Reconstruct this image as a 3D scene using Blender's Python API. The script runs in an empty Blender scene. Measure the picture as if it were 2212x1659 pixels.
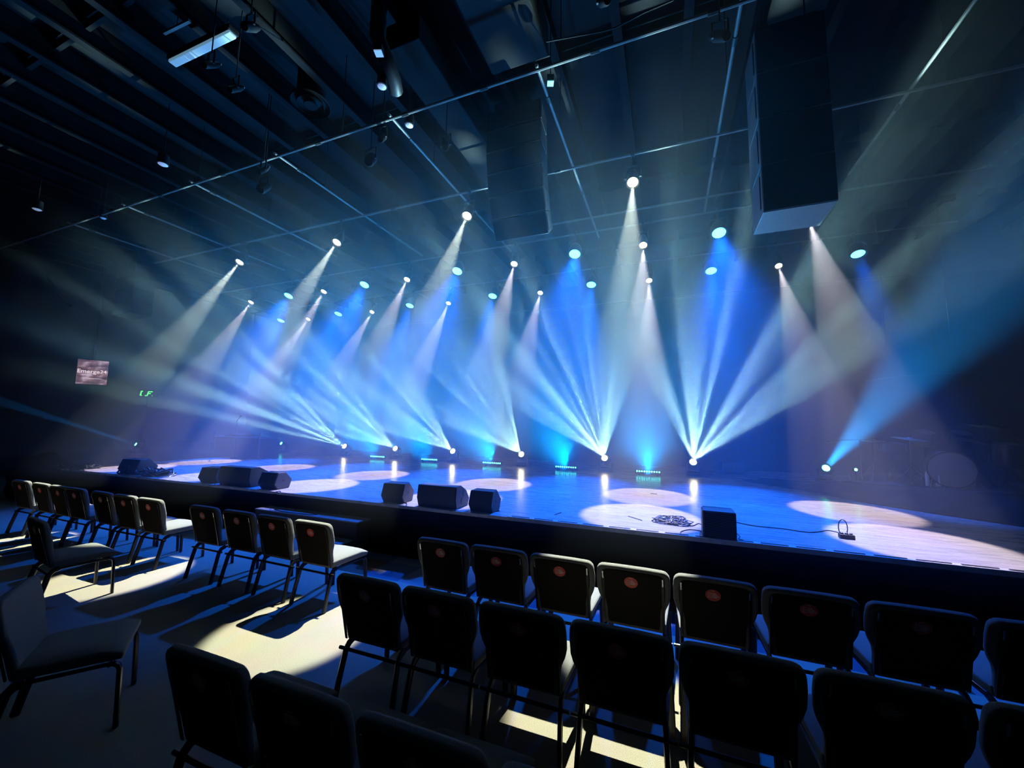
import bpy, bmesh, math, random
from mathutils import Vector, Matrix, Euler
random.seed(7)
PI = math.pi
S = bpy.context.scene
COL = S.collection

# ------------------------------------------------------------------ camera, world, exposure
IW, IH, FPX = 2212.0, 1659.0, 846.0
EYE = Vector((0.0, 0.0, 1.87))
RC = Matrix(((0.9303578827, 0.0231400031, 0.3659217816),
             (0.3663536329, -0.0989701605, -0.9251972346),
             (0.0148062706, 0.9948213144, -0.1005550932)))
cam = bpy.data.cameras.new('camera')
cam.sensor_fit = 'HORIZONTAL'; cam.sensor_width = 36.0; cam.lens = 36.0 * FPX / IW
cam.clip_start = 0.02; cam.clip_end = 200
camo = bpy.data.objects.new('camera', cam); COL.objects.link(camo)
camo.matrix_world = Matrix.Translation(EYE) @ RC.to_4x4()
S.camera = camo

world = bpy.data.worlds.new('world'); S.world = world
world.use_nodes = True
world.node_tree.nodes['Background'].inputs[0].default_value = (0.02, 0.05, 0.12, 1)
world.node_tree.nodes['Background'].inputs[1].default_value = 0.02

S.view_settings.view_transform = 'Standard'
S.view_settings.look = 'None'
S.view_settings.exposure = 0.0
S.view_settings.gamma = 1.0
S.view_settings.use_curve_mapping = False
cy = S.cycles
cy.use_denoising = True
try:
    cy.denoiser = 'OPENIMAGEDENOISE'
    cy.denoising_input_passes = 'RGB_ALBEDO_NORMAL'
    cy.denoising_prefilter = 'ACCURATE'
except Exception: pass
cy.use_light_tree = True
cy.max_bounces = 4; cy.diffuse_bounces = 2; cy.glossy_bounces = 2
cy.transmission_bounces = 2; cy.volume_bounces = 1; cy.transparent_max_bounces = 8
cy.sample_clamp_indirect = 3.0
cy.caustics_reflective = False; cy.caustics_refractive = False
cy.use_adaptive_sampling = False
cy.volume_step_rate = 3.0

# power of every family of lamps, in one place
P_FRONT, P_WARM, P_BLUE, P_FAN, P_TEAL, P_BAR = 7800, 3700, 6300, 1750, 15000, 190
C_FRONT = (0.92, 1.0, 0.80); C_WARM = (1.0, 0.84, 0.84); C_BLUE = (0.003, 0.12, 1.0)
C_FAN = (0.55, 1.0, 0.90); C_TEAL = (0.01, 0.36, 1.0); C_BAR = (0.0, 0.36, 1.0)
HAZE_DENSITY = 0.042

# ------------------------------------------------------------------ helpers
def ray(px, py):
    return RC @ Vector(((px - IW / 2) / FPX, -(py - IH / 2) / FPX, -1.0))
def on_z(px, py, z):
    d = ray(px, py); return EYE + d * ((z - EYE.z) / d.z)
def on_y(px, py, y):
    d = ray(px, py); return EYE + d * (y / d.y)
def on_x(px, py, x):
    d = ray(px, py); return EYE + d * (x / d.x)

class MB:
    def __init__(s): s.v = []; s.f = []
    def add(s, vs, fs):
        o = len(s.v); s.v += [Vector(v) for v in vs]; s.f += [tuple(i + o for i in f) for f in fs]
        return s
    def box(s, c, d, rot=None):
        x, y, z = d[0] / 2, d[1] / 2, d[2] / 2
        vs = [Vector((a * x, b * y, e * z)) for a in (-1, 1) for b in (-1, 1) for e in (-1, 1)]
        if rot is not None: vs = [rot @ v for v in vs]
        vs = [v + Vector(c) for v in vs]
        return s.add(vs, [(0, 1, 3, 2), (4, 6, 7, 5), (0, 4, 5, 1), (2, 3, 7, 6), (0, 2, 6, 4), (1, 5, 7, 3)])
    def tube(s, pts, r, n=8, flat=None, caps=True):
        """round tube along pts; r a number or one per point; flat=(a,b) for an oval section"""
        pts = [Vector(p) for p in pts]; k = len(pts)
        rs = r if isinstance(r, (list, tuple)) else [r] * k
        vs = []; up = None
        for i, p in enumerate(pts):
            t = (pts[min(i + 1, k - 1)] - pts[max(i - 1, 0)])
            t = t.normalized() if t.length > 1e-9 else Vector((0, 0, 1))
            if up is None:
                up = Vector((1, 0, 0)) if abs(t.x) < .9 else Vector((0, 1, 0))
            a = (up - t * up.dot(t))
            a = a.normalized() if a.length > 1e-6 else t.orthogonal().normalized()
            up = a; b = t.cross(a)
            for j in range(n):
                th = 2 * PI * j / n
                fa, fb = flat if flat else (1, 1)
                vs.append(p + a * (math.cos(th) * rs[i] * fa) + b * (math.sin(th) * rs[i] * fb))
        fs = [(i * n + j, i * n + (j + 1) % n, (i + 1) * n + (j + 1) % n, (i + 1) * n + j) for i in range(k - 1) for j in range(n)]
        if caps: fs += [tuple(range(n - 1, -1, -1)), tuple((k - 1) * n + j for j in range(n))]
        return s.add(vs, fs)
    def lathe(s, prof, c=(0, 0, 0), n=20, axis=None, caps=True):
        """prof = [(radius, height)...] turned round axis through c"""
        q = Vector((0, 0, 1)).rotation_difference(Vector(axis).normalized()) if axis is not None else None
        vs = []
        for r, h in prof:
            for j in range(n):
                th = 2 * PI * j / n
                v = Vector((r * math.cos(th), r * math.sin(th), h))
                if q: v = q @ v
                vs.append(v + Vector(c))
        k = len(prof)
        fs = [(i * n + j, i * n + (j + 1) % n, (i + 1) * n + (j + 1) % n, (i + 1) * n + j) for i in range(k - 1) for j in range(n)]
        if caps: fs += [tuple(range(n - 1, -1, -1)), tuple((k - 1) * n + j for j in range(n))]
        return s.add(vs, fs)
    def prism(s, poly, x0, x1):
        """poly in (y,z), extruded along x"""
        n = len(poly)
        vs = [(x0, y, z) for y, z in poly] + [(x1, y, z) for y, z in poly]
        return s.add(vs, [tuple(range(n)), tuple(range(2 * n - 1, n - 1, -1))] + [(i, n + i, n + (i + 1) % n, (i + 1) % n) for i in range(n)])
    def move(s, m):
        s.v = [m @ v for v in s.v]; return s
    def build(s, name, mat, parent=None, bevel=0, seg=2, smooth=True, subsurf=0, loc=None):
        me = bpy.data.meshes.new(name)
        me.from_pydata([tuple(v) for v in s.v], [], s.f)
        bm = bmesh.new(); bm.from_mesh(me)
        bmesh.ops.recalc_face_normals(bm, faces=bm.faces)
        bm.to_mesh(me); bm.free()
        if mat: me.materials.append(mat)
        o = bpy.data.objects.new(name, me); COL.objects.link(o)
        if parent: o.parent = parent
        if loc: o.location = loc
        if smooth: me.shade_smooth(); 
        if bevel:
            b = o.modifiers.new('bevel', 'BEVEL'); b.width = bevel; b.segments = seg; b.limit_method = 'ANGLE'; b.angle_limit = 0.6; b.harden_normals = False
        if subsurf:
            u = o.modifiers.new('sub', 'SUBSURF'); u.levels = subsurf; u.render_levels = subsurf
        if smooth and not subsurf:
            w = o.modifiers.new('wn', 'WEIGHTED_NORMAL') if bevel else None
            if not bevel:
                try: me.set_sharp_from_angle(angle=0.7)
                except Exception: pass
        return o

def thing(name, label, cat, loc=(0, 0, 0), rz=0.0, group=None):
    o = bpy.data.objects.new(name, None); COL.objects.link(o)
    o.empty_display_size = 0.1
    o.location = loc; o.rotation_euler = (0, 0, rz)
    return tag(o, label, cat, group)
def tag(o, label=None, cat=None, group=None, kind=None):
    if label: o['label'] = label
    if cat: o['category'] = cat
    if group: o['group'] = group
    if kind: o['kind'] = kind
    return o
KIDS = {}
def kids(o): return [c for c in o.children]
def dup(root, loc, rz=None, label=None, group=None):
    r = root.copy(); COL.objects.link(r); r.location = loc
    if rz is not None: r.rotation_euler = (0, 0, rz)
    if label: r['label'] = label
    if group: r['group'] = group
    for ch in kids(root):
        c = ch.copy(); COL.objects.link(c); c.parent = r
        for g in kids(ch):
            d = g.copy(); COL.objects.link(d); d.parent = c
    return r

# ------------------------------------------------------------------ materials
def new_mat(name):
    m = bpy.data.materials.new(name); m.use_nodes = True
    nt = m.node_tree; b = nt.nodes['Principled BSDF']
    return m, nt, b
def mat(name, col, rough=0.6, metal=0.0, noise=0.0, scale=40, bump=0.0, spec=0.5, emit=None, es=0.0, sheen=0.0):
    m, nt, b = new_mat(name)
    b.inputs['Base Color'].default_value = (*col, 1); b.inputs['Roughness'].default_value = rough
    b.inputs['Metallic'].default_value = metal; b.inputs['Specular IOR Level'].default_value = spec
    if sheen: b.inputs['Sheen Weight'].default_value = sheen; b.inputs['Sheen Roughness'].default_value = .5
    if emit:
        b.inputs['Emission Color'].default_value = (*emit, 1); b.inputs['Emission Strength'].default_value = es
    if noise or bump:
        tc = nt.nodes.new('ShaderNodeTexCoord')
        n = nt.nodes.new('ShaderNodeTexNoise'); n.inputs['Scale'].default_value = scale; n.inputs['Detail'].default_value = 4
        nt.links.new(tc.outputs['Object'], n.inputs['Vector'])
        if noise:
            r = nt.nodes.new('ShaderNodeMapRange'); r.inputs['To Min'].default_value = 1 - noise; r.inputs['To Max'].default_value = 1 + noise
            r.inputs['From Min'].default_value = .3; r.inputs['From Max'].default_value = .7
            nt.links.new(n.outputs['Fac'], r.inputs['Value'])
            mx = nt.nodes.new('ShaderNodeVectorMath'); mx.operation = 'SCALE'
            mx.inputs[0].default_value = col
            nt.links.new(r.outputs['Result'], mx.inputs['Scale']); nt.links.new(mx.outputs['Vector'], b.inputs['Base Color'])
        if bump:
            bp = nt.nodes.new('ShaderNodeBump'); bp.inputs['Strength'].default_value = bump; bp.inputs['Distance'].default_value = 0.004
            nt.links.new(n.outputs['Fac'], bp.inputs['Height']); nt.links.new(bp.outputs['Normal'], b.inputs['Normal'])
    return m
def lens_mat(name, col, st, sample=False):
    m = mat(name, (0.02, 0.02, 0.02), 0.2, emit=col, es=st)
    if not sample: m.cycles.emission_sampling = 'NONE'
    return m

M = {}
M['black_metal'] = mat('black_metal', (0.008, 0.008, 0.010), 0.5, 0, noise=.15, spec=.2)
M['leg_metal'] = mat('leg_metal', (0.018, 0.018, 0.022), 0.33, 0.4, noise=.1)
M['pipe'] = mat('pipe_metal', (0.075, 0.07, 0.075), 0.6, 0.2, noise=.2, scale=8, spec=.3)
M['dark_pipe'] = mat('dark_pipe', (0.008, 0.008, 0.010), 0.7, 0, spec=.05)
M['fabric'] = mat('charcoal_fabric', (0.15, 0.148, 0.142), 0.95, noise=.25, scale=260, bump=.5, sheen=.12, spec=.2)
M['back_fabric'] = mat('back_fabric', (0.024, 0.020, 0.018), 0.95, noise=.2, scale=300, bump=.4, spec=.05)
M['red'] = mat('red_sticker', (0.62, 0.07, 0.045), 0.55)
M['white_print'] = mat('white_print', (0.75, 0.68, 0.66), 0.6)
M['chrome'] = mat('chrome', (0.6, 0.6, 0.6), 0.25, 1.0)
M['cab'] = mat('speaker_paint', (0.014, 0.015, 0.017), 0.55, noise=.2, scale=120, bump=.3)
M['grille'] = mat('speaker_grille', (0.012, 0.013, 0.016), 0.8, 0, spec=.1)
M['side_panel'] = mat('speaker_side', (0.03, 0.035, 0.042), 0.5, noise=.15, scale=60)
M['hang_side'] = mat('hanging_cabinet_side', (0.09, 0.085, 0.085), 0.5, noise=.15, scale=20)
M['cable'] = mat('cable_rubber', (0.012, 0.013, 0.018), 0.45)
M['grey_cable'] = mat('grey_cable', (0.12, 0.13, 0.17), 0.4)
M['ceil'] = mat('ceiling_paint', (0.006, 0.006, 0.008), 0.95, noise=.35, scale=1.5, bump=.2, spec=.08)
M['joist'] = mat('joist_paint', (0.006, 0.006, 0.0075), 0.9, noise=.25, scale=3, spec=.04)
M['wall'] = mat('wall_paint', (0.008, 0.009, 0.012), 0.85, noise=.3, scale=1.2, spec=.1)
M['drape'] = mat('black_drape', (0.004, 0.004, 0.006), 1.0, spec=.02)
M['cloth'] = mat('black_cloth', (0.010, 0.008, 0.008), 0.9, noise=.25, scale=14, bump=.3, spec=.1)
M['white_part'] = mat('white_fixture', (0.6, 0.62, 0.68), 0.5)
M['lens_front'] = lens_mat('lens_front', (1.0, .93, .70), 25)
M['lens_warm'] = lens_mat('lens_warm', (1.0, .80, .50), 25)
M['lens_blue'] = lens_mat('lens_blue', (.05, .45, 1.0), 12)
M['lens_fan'] = lens_mat('lens_fan', (1.0, .90, .50), 40, True)
M['lens_teal'] = lens_mat('lens_teal', (.06, .95, .55), 22, True)
M['lens_bar'] = lens_mat('lens_bar', (.05, .85, .80), 22, True)

def stage_material():
    m, nt, b = new_mat('stage_vinyl'); L = nt.links
    tc = nt.nodes.new('ShaderNodeTexCoord')
    mp = nt.nodes.new('ShaderNodeMapping'); mp.inputs['Scale'].default_value = (1.6, 14, 1)
    L.new(tc.outputs['Object'], mp.inputs['Vector'])
    n = nt.nodes.new('ShaderNodeTexNoise'); n.inputs['Scale'].default_value = 1.4; n.inputs['Detail'].default_value = 7; n.inputs['Roughness'].default_value = .65; n.inputs['Distortion'].default_value = .8
    L.new(mp.outputs['Vector'], n.inputs['Vector'])
    n2 = nt.nodes.new('ShaderNodeTexNoise'); n2.inputs['Scale'].default_value = .7; n2.inputs['Detail'].default_value = 3
    L.new(tc.outputs['Object'], n2.inputs['Vector'])
    cr = nt.nodes.new('ShaderNodeValToRGB')
    cr.color_ramp.elements[0].position = .3; cr.color_ramp.elements[0].color = (.30, .285, .29, 1)
    cr.color_ramp.elements[1].position = .72; cr.color_ramp.elements[1].color = (.50, .47, .47, 1)
    L.new(n.outputs['Fac'], cr.inputs['Fac'])
    mx = nt.nodes.new('ShaderNodeMix'); mx.data_type = 'RGBA'; mx.blend_type = 'MULTIPLY'; mx.inputs['Factor'].default_value = .25
    L.new(cr.outputs['Color'], mx.inputs[6]); L.new(n2.outputs['Color'], mx.inputs[7])
    L.new(mx.outputs[2], b.inputs['Base Color'])
    r = nt.nodes.new('ShaderNodeMapRange'); r.inputs['To Min'].default_value = .20; r.inputs['To Max'].default_value = .36
    L.new(n.outputs['Fac'], r.inputs['Value']); L.new(r.outputs['Result'], b.inputs['Roughness'])
    bp = nt.nodes.new('ShaderNodeBump'); bp.inputs['Strength'].default_value = .12; bp.inputs['Distance'].default_value = .004
    L.new(n.outputs['Fac'], bp.inputs['Height']); L.new(bp.outputs['Normal'], b.inputs['Normal'])
    b.inputs['Specular IOR Level'].default_value = .5
    return m
M['stage'] = stage_material()

def carpet_material():
    m, nt, b = new_mat('carpet_tiles'); L = nt.links
    tc = nt.nodes.new('ShaderNodeTexCoord')
    n = nt.nodes.new('ShaderNodeTexNoise'); n.inputs['Scale'].default_value = 220; n.inputs['Detail'].default_value = 3
    L.new(tc.outputs['Object'], n.inputs['Vector'])
    n2 = nt.nodes.new('ShaderNodeTexNoise'); n2.inputs['Scale'].default_value = 2.5; n2.inputs['Detail'].default_value = 4
    L.new(tc.outputs['Object'], n2.inputs['Vector'])
    cr = nt.nodes.new('ShaderNodeValToRGB')
    cr.color_ramp.elements[0].position = .25; cr.color_ramp.elements[0].color = (.15, .13, .10, 1)
    cr.color_ramp.elements[1].position = .75; cr.color_ramp.elements[1].color = (.36, .315, .24, 1)
    L.new(n.outputs['Fac'], cr.inputs['Fac'])
    mx = nt.nodes.new('ShaderNodeMix'); mx.data_type = 'RGBA'; mx.blend_type = 'MULTIPLY'; mx.inputs['Factor'].default_value = .3
    L.new(cr.outputs['Color'], mx.inputs[6]); L.new(n2.outputs['Color'], mx.inputs[7])
    # darker patterned tiles in the strip that runs along the foot of the stage
    sx = nt.nodes.new('ShaderNodeSeparateXYZ'); L.new(tc.outputs['Object'], sx.inputs['Vector'])
    vm = nt.nodes.new('ShaderNodeVectorMath'); vm.operation = 'SCALE'; vm.inputs['Scale'].default_value = 2.0
    L.new(tc.outputs['Object'], vm.inputs[0])
    fl = nt.nodes.new('ShaderNodeVectorMath'); fl.operation = 'FLOOR'; L.new(vm.outputs['Vector'], fl.inputs[0])
    wn = nt.nodes.new('ShaderNodeTexWhiteNoise'); wn.noise_dimensions = '2D'; L.new(fl.outputs['Vector'], wn.inputs['Vector'])
    tr = nt.nodes.new('ShaderNodeValToRGB'); tr.color_ramp.interpolation = 'CONSTANT'
    e = tr.color_ramp.elements; e[0].position = 0; e[0].color = (.05, .022, .012, 1); e[1].position = .4; e[1].color = (.03, .05, .09, 1)
    e2 = e.new(.7); e2.color = (.10, .11, .13, 1)
    L.new(wn.outputs['Value'], tr.inputs['Fac'])
    gt = nt.nodes.new('ShaderNodeMath'); gt.operation = 'GREATER_THAN'; gt.inputs[1].default_value = 4.0
    L.new(sx.outputs['Y'], gt.inputs[0])
    lt = nt.nodes.new('ShaderNodeMath'); lt.operation = 'GREATER_THAN'; lt.inputs[1].default_value = -4.0
    L.new(sx.outputs['X'], lt.inputs[0])
    an = nt.nodes.new('ShaderNodeMath'); an.operation = 'MULTIPLY'; L.new(gt.outputs[0], an.inputs[0]); L.new(lt.outputs[0], an.inputs[1])
    m2 = nt.nodes.new('ShaderNodeMix'); m2.data_type = 'RGBA'
    L.new(an.outputs[0], m2.inputs['Factor']); L.new(mx.outputs[2], m2.inputs[6]); L.new(tr.outputs['Color'], m2.inputs[7])
    L.new(m2.outputs[2], b.inputs['Base Color'])
    b.inputs['Roughness'].default_value = .95
    bp = nt.nodes.new('ShaderNodeBump'); bp.inputs['Strength'].default_value = .5; bp.inputs['Distance'].default_value = .004
    L.new(n.outputs['Fac'], bp.inputs['Height']); L.new(bp.outputs['Normal'], b.inputs['Normal'])
    return m
M['carpet'] = carpet_material()

# ------------------------------------------------------------------ the room
XL, XR, Y0, Y1, ZC = -19.0, 8.5, -3.5, 13.0, 7.2
def struct(name, mb, m, **k):
    o = mb.build(name, m, **k); o['kind'] = 'structure'; return o
struct('floor', MB().box(((XL + XR) / 2, (Y0 + Y1) / 2, -.1), (XR - XL + .6, Y1 - Y0 + .6, .2)), M['carpet'], smooth=False)
struct('ceiling', MB().box(((XL + XR) / 2, (Y0 + Y1) / 2, ZC + .1), (XR - XL + .6, Y1 - Y0 + .6, .2)), M['ceil'], smooth=False)
struct('wall_left', MB().box((XL - .1, (Y0 + Y1) / 2, ZC / 2), (.2, Y1 - Y0 + .4, ZC)), M['wall'], smooth=False)
struct('wall_right', MB().box((XR + .1, (Y0 + Y1) / 2, ZC / 2), (.2, Y1 - Y0 + .4, ZC)), M['wall'], smooth=False)
struct('wall_rear', MB().box(((XL + XR) / 2, Y0 - .1, ZC / 2), (XR - XL, .2, ZC)), M['wall'], smooth=False)
struct('wall_back', MB().box(((XL + XR) / 2, Y1 + .1, ZC / 2), (XR - XL, .2, ZC)), M['wall'], smooth=False)

# stage: deck, fascia, and the pale strip and dark slots along its front edge
HS, YS = 0.70, 4.70
SX0, SX1, SY1 = -12.9, XR - .02, Y1 - .02
o = MB().box(((SX0 + SX1) / 2, (YS + SY1) / 2, HS - .02), (SX1 - SX0, SY1 - YS, .04))
stage = o.build('stage_deck', M['stage'], smooth=False); tag(stage, kind='structure')
fas = MB().box(((SX0 + SX1) / 2, (YS + SY1) / 2 + .01, (HS - .04) / 2), (SX1 - SX0 - .02, SY1 - YS - .02, HS - .04))
struct('stage_fascia', fas, M['drape'], smooth=False)

# ------------------------------------------------------------------ haze filling the hall
hm = bpy.data.materials.new('haze'); hm.use_nodes = True
nt = hm.node_tree; nt.nodes.remove(nt.nodes['Principled BSDF'])
vs = nt.nodes.new('ShaderNodeVolumeScatter')
vs.inputs['Color'].default_value = (.80, .90, 1, 1); vs.inputs['Anisotropy'].default_value = .1
tc = nt.nodes.new('ShaderNodeTexCoord'); sx = nt.nodes.new('ShaderNodeSeparateXYZ'); nt.links.new(tc.outputs['Object'], sx.inputs[0])
def ramp(axis, f0, f1, t0, t1):
    m = nt.nodes.new('ShaderNodeMapRange'); m.interpolation_type = 'SMOOTHSTEP'
    m.inputs['From Min'].default_value = f0; m.inputs['From Max'].default_value = f1; m.inputs['To Min'].default_value = t0; m.inputs['To Max'].default_value = t1
    nt.links.new(sx.outputs[axis], m.inputs['Value']); return m.outputs[0]
mk = nt.nodes.new('ShaderNodeMath'); mk.operation = 'MULTIPLY'
nt.links.new(ramp('Y', 2.8, 6.2, 0.0, HAZE_DENSITY), mk.inputs[0]); nt.links.new(ramp('Z', 5.4, 6.1, 1.0, .05), mk.inputs[1])
nt.links.new(mk.outputs[0], vs.inputs['Density'])
nt.links.new(vs.outputs['Volume'], nt.nodes['Material Output'].inputs['Volume'])
# thin over the seats, thickening towards the stage
hz = MB().box(((XL + XR) / 2, (2.8 + Y1) / 2, (.72 + 6.6) / 2), (XR - XL - .02, Y1 - 2.8 - .02, 6.6 - .72)).build('haze', hm, smooth=False)
tag(hz, 'thin stage haze hanging over the whole stage', 'haze', kind='stuff')

# ------------------------------------------------------------------ lights
def spot(name, parent, loc, direction, power, col, half_deg, blend=.25, radius=.05, gobo=None):
    l = bpy.data.lights.new(name, 'SPOT'); l.energy = power; l.color = col
    l.spot_size = math.radians(2 * half_deg); l.spot_blend = blend; l.shadow_soft_size = radius
    o = bpy.data.objects.new(name, l); COL.objects.link(o); o.parent = parent; o.location = loc
    o.rotation_euler = Vector(direction).to_track_quat('-Z', 'Y').to_euler()
    if gobo: gobo(l)
    return o

def hanging_lamp(name, label, cat, group, x, yp, zp, lens_off, direction, r, mlens, light, body_len=.3):
    """a lamp hung from a pipe at (x, yp, zp); lens_off from the clamp to the lens centre"""
    t = thing(name, label, cat, (x, yp, zp), 0, group)
    d = Vector(direction).normalized(); lc = Vector(lens_off)
    back = lc - d * body_len
    piv = lc - d * (body_len * .45)
    MB().lathe([(r * 1.28, 0), (r * 1.28, -.03), (r * 1.18, -.04), (r * 1.18, -body_len * .55), (r * .85, -body_len * .85), (r * .6, -body_len)], lc, 20, d, caps=False) \
        .lathe([(0.001, 0), (r * .62, 0)], back, 20, d, caps=False).build('lamp_body', M['black_metal'], t)
    MB().lathe([(r, 0), (r * .8, .012), (r * .4, .02), (.001, .023)], lc - d * .02, 20, d, caps=False).build('lens', mlens, t)
    w = r * 1.45
    y = MB(); y.tube([piv + Vector((-w, 0, 0)), piv + Vector((-w, 0, .08)), Vector((-w * .8, 0, lc.z * .35)), Vector((w * .8, 0, lc.z * .35)), piv + Vector((w, 0, .08)), piv + Vector((w, 0, 0))], .016, 6)
    y.build('yoke', M['black_metal'], t)
    c = MB(); c.tube([(0, 0, lc.z * .35), (0, 0, -.02)], .014, 6); c.lathe([(.04, -.025), (.045, 0), (.04, .025)], (0, 0, 0), 10, (1, 0, 0))
    c.build('clamp', M['black_metal'], t)
    p, col, half, blend, rad, gobo = light
    spot('spotlight', t, lc + d * .07, d, p, col, half, blend, rad, gobo)
    return t

ZP = 5.95; DZ = -.51
ORD = ['first', 'second', 'third', 'fourth', 'fifth', 'sixth', 'seventh']
def row(xs, yp, lens_z, tgt_dy, r, mlens, light, name, cat, group, lab, yoff=-.1, drop=None):
    """the same lamp at every x, all aimed at a line tgt_dy in front of them"""
    d = Vector((0, tgt_dy, (HS if drop is None else drop) - lens_z))
    t0 = None
    for i, x in enumerate(xs):
        if isinstance(x, tuple):
            hanging_lamp(name, lab % ORD[i], cat, group, x[0], yp, ZP, (0, yoff, lens_z - ZP), d, r, mlens, (light[0] * x[1], light[1], light[2] * x[2], light[3], light[4], light[5]))
            continue
        lb = lab % ORD[i]
        if t0 is None:
            t0 = hanging_lamp(name, lb, cat, group, x, yp, ZP, (0, yoff, lens_z - ZP), d, r, mlens, light)
        else:
            dup(t0, (x, yp, ZP), 0, lb)
row([-8.99, -6.10, -3.15, -.39], 5.81, 5.43, -2.9, .075, M['lens_front'], (P_FRONT, C_FRONT, 6.6, .35, .02, None), 'moving_spotlight', 'stage light', 'front row of white moving lights',
    'white moving light on the front pipe, %s from the left, beaming at the seats', drop=0)
row([-11.75, -8.80, -6.02, -3.12, -.36, 2.38], 8.0, 5.43, -2.4, .07, M['lens_warm'], (P_WARM, C_WARM, 8.6, .3, .02, None), 'profile_spotlight', 'stage light', 'middle row of warm spotlights',
    'warm white spotlight on the middle pipe, %s from the left, lighting the front pools')
row([-11.75, -8.92, -6.04, -3.15, -.33, 2.39], 10.03, 5.43, -2.85, .065, M['lens_warm'], (P_WARM, C_WARM, 8.0, .3, .02, None), 'profile_spotlight', 'stage light', 'rear row of warm spotlights',
    'warm white spotlight on the rear pipe, %s from the left, lighting the rear pools', yoff=-.07)
row([-10.1, -7.33, -4.55, -1.73, .98], 7.95, 5.43, -2.4, .115, M['lens_blue'], (P_BLUE * 1.05, C_BLUE, 24, 1.0, .1, None), 'wash_light', 'stage light', 'middle row of blue wash lights',
    'blue wash light on the middle pipe, %s from the left')
row([-12.9, -10.2, -7.32, -4.51, -1.73, 1.03, (3.74, .45, .85)], 9.98, 5.43, -1.9, .115, M['lens_blue'], (P_BLUE, C_BLUE, 16, 1.0, .1, None), 'wash_light', 'stage light', 'rear row of blue wash lights',
    'blue wash light on the rear pipe, %s from the left', yoff=-.18)

def fan_gobo(l):
    R_ = math.tan(l.spot_size / 2)
    """a glass gobo of bright holes that splits the beam into a fan of rays"""
    l.use_nodes = True; nt = l.node_tree; L = nt.links
    em = nt.nodes['Emission']
    tc = nt.nodes.new('ShaderNodeTexCoord'); sx = nt.nodes.new('ShaderNodeSeparateXYZ'); L.new(tc.outputs['Normal'], sx.inputs[0])
    def div(a):
        n = nt.nodes.new('ShaderNodeMath'); n.operation = 'DIVIDE'; L.new(sx.outputs[a], n.inputs[0]); L.new(sx.outputs['Z'], n.inputs[1]); return n
    cx = nt.nodes.new('ShaderNodeCombineXYZ'); L.new(div('X').outputs[0], cx.inputs[0]); L.new(div('Y').outputs[0], cx.inputs[1])
    def mth(op, a_, b_=None, c_=None):
        n = nt.nodes.new('ShaderNodeMath'); n.operation = op
        for i_, q_ in enumerate((a_, b_, c_)):
            if q_ is None: continue
            if isinstance(q_, (int, float)): n.inputs[i_].default_value = q_
            else: L.new(q_, n.inputs[i_])
        return n.outputs[0]
    s2 = nt.nodes.new('ShaderNodeSeparateXYZ'); L.new(cx.outputs[0], s2.inputs[0])
    rho = mth('SQRT', mth('ADD', mth('MULTIPLY', s2.outputs[0], s2.outputs[0]), mth('MULTIPLY', s2.outputs[1], s2.outputs[1])))
    th = mth('ARCTAN2', s2.outputs[1], s2.outputs[0])
    outer = mth('POWER', mth('MAXIMUM', mth('COSINE', mth('MULTIPLY', th, 9.0)), 0.0), 4.0)
    inner = mth('POWER', mth('MAXIMUM', mth('COSINE', mth('ADD', mth('MULTIPLY', th, 5.0), .7)), 0.0), 4.0)
    def band(c_, w_):
        return mth('MAXIMUM', mth('SUBTRACT', 1.0, mth('POWER', mth('DIVIDE', mth('SUBTRACT', rho, c_ * R_), w_ * R_), 2.0)), 0.0)
    ring = band(.80, .13); mid = band(.42, .12)
    tot = mth('ADD', mth('ADD', mth('MULTIPLY', mth('MULTIPLY', outer, ring), 22.0), mth('MULTIPLY', mth('MULTIPLY', inner, mid), 16.0)), .22)
    L.new(tot, em.inputs['Strength'])

def floor_mover(label, x, y, el, az, mlens, r, light, group):
    t = thing('floor_moving_light', label, 'stage light', (x, y, HS), 0, group)
    e = math.radians(el); a = math.radians(az)
    d = Vector((math.sin(a) * math.cos(e), -math.cos(a) * math.cos(e), math.sin(e)))
    lc = Vector((0, -.06, .33)); piv = Vector((0, .03, .27))
    MB().box((0, .03, .04), (.30, .26, .08)).build('base', M['black_metal'], t, bevel=.012)
    y_ = MB()
    for s_ in (-1, 1): y_.box((s_ * .135, .03, .19), (.03, .09, .22))
    y_.build('yoke', M['black_metal'], t, bevel=.008)
    MB().lathe([(r * 1.35, 0), (r * 1.35, -.05), (.10, -.08), (.105, -.22), (.07, -.28), (.001, -.285)], lc, 20, d, caps=False).build('lamp_head', M['black_metal'], t)
    MB().lathe([(r, 0), (.001, .012)], lc - d * .02, 16, d, caps=False).build('lens', mlens, t)
    p, col, half, blend, rad, gobo = light
    spot('spotlight', t, lc + d * .06, d, p, col, half, blend, rad, gobo)
    return t
for i, x in enumerate([-10.2, -8.1, -6.0, -3.81, -1.52, .56]):
    floor_mover('white floor moving light throwing a fan of rays, %s from the left' % ORD[i], x, 10.46, 25 if i < 4 else 32, 0 if i < 4 else (-4 if i == 4 else 6), M['lens_fan'], .075, (P_FAN, C_FAN, 16 if i < 4 else 21, .15, .015, fan_gobo), 'floor movers with white fans')
floor_mover('teal moving head light at the right of the stage by the drum riser', 3.15, 10.46, 26, 0, M['lens_teal'], .07, (P_TEAL, C_TEAL, 6.5, .6, .05, None), 'floor movers with teal beams')
floor_mover('teal moving head light left of the six white fan lights', -13.2, 10.46, 24, 0, M['lens_teal'], .05, (P_TEAL * .5, C_TEAL, 3.5, .6, .03, None), 'floor movers with teal beams')
floor_mover('teal moving head light at the far left end of the stage', -16.0, 7.5, 23, 0, M['lens_teal'], .05, (P_TEAL * .4, C_TEAL, 2.5, .6, .03, None), 'floor movers with teal beams')

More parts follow.
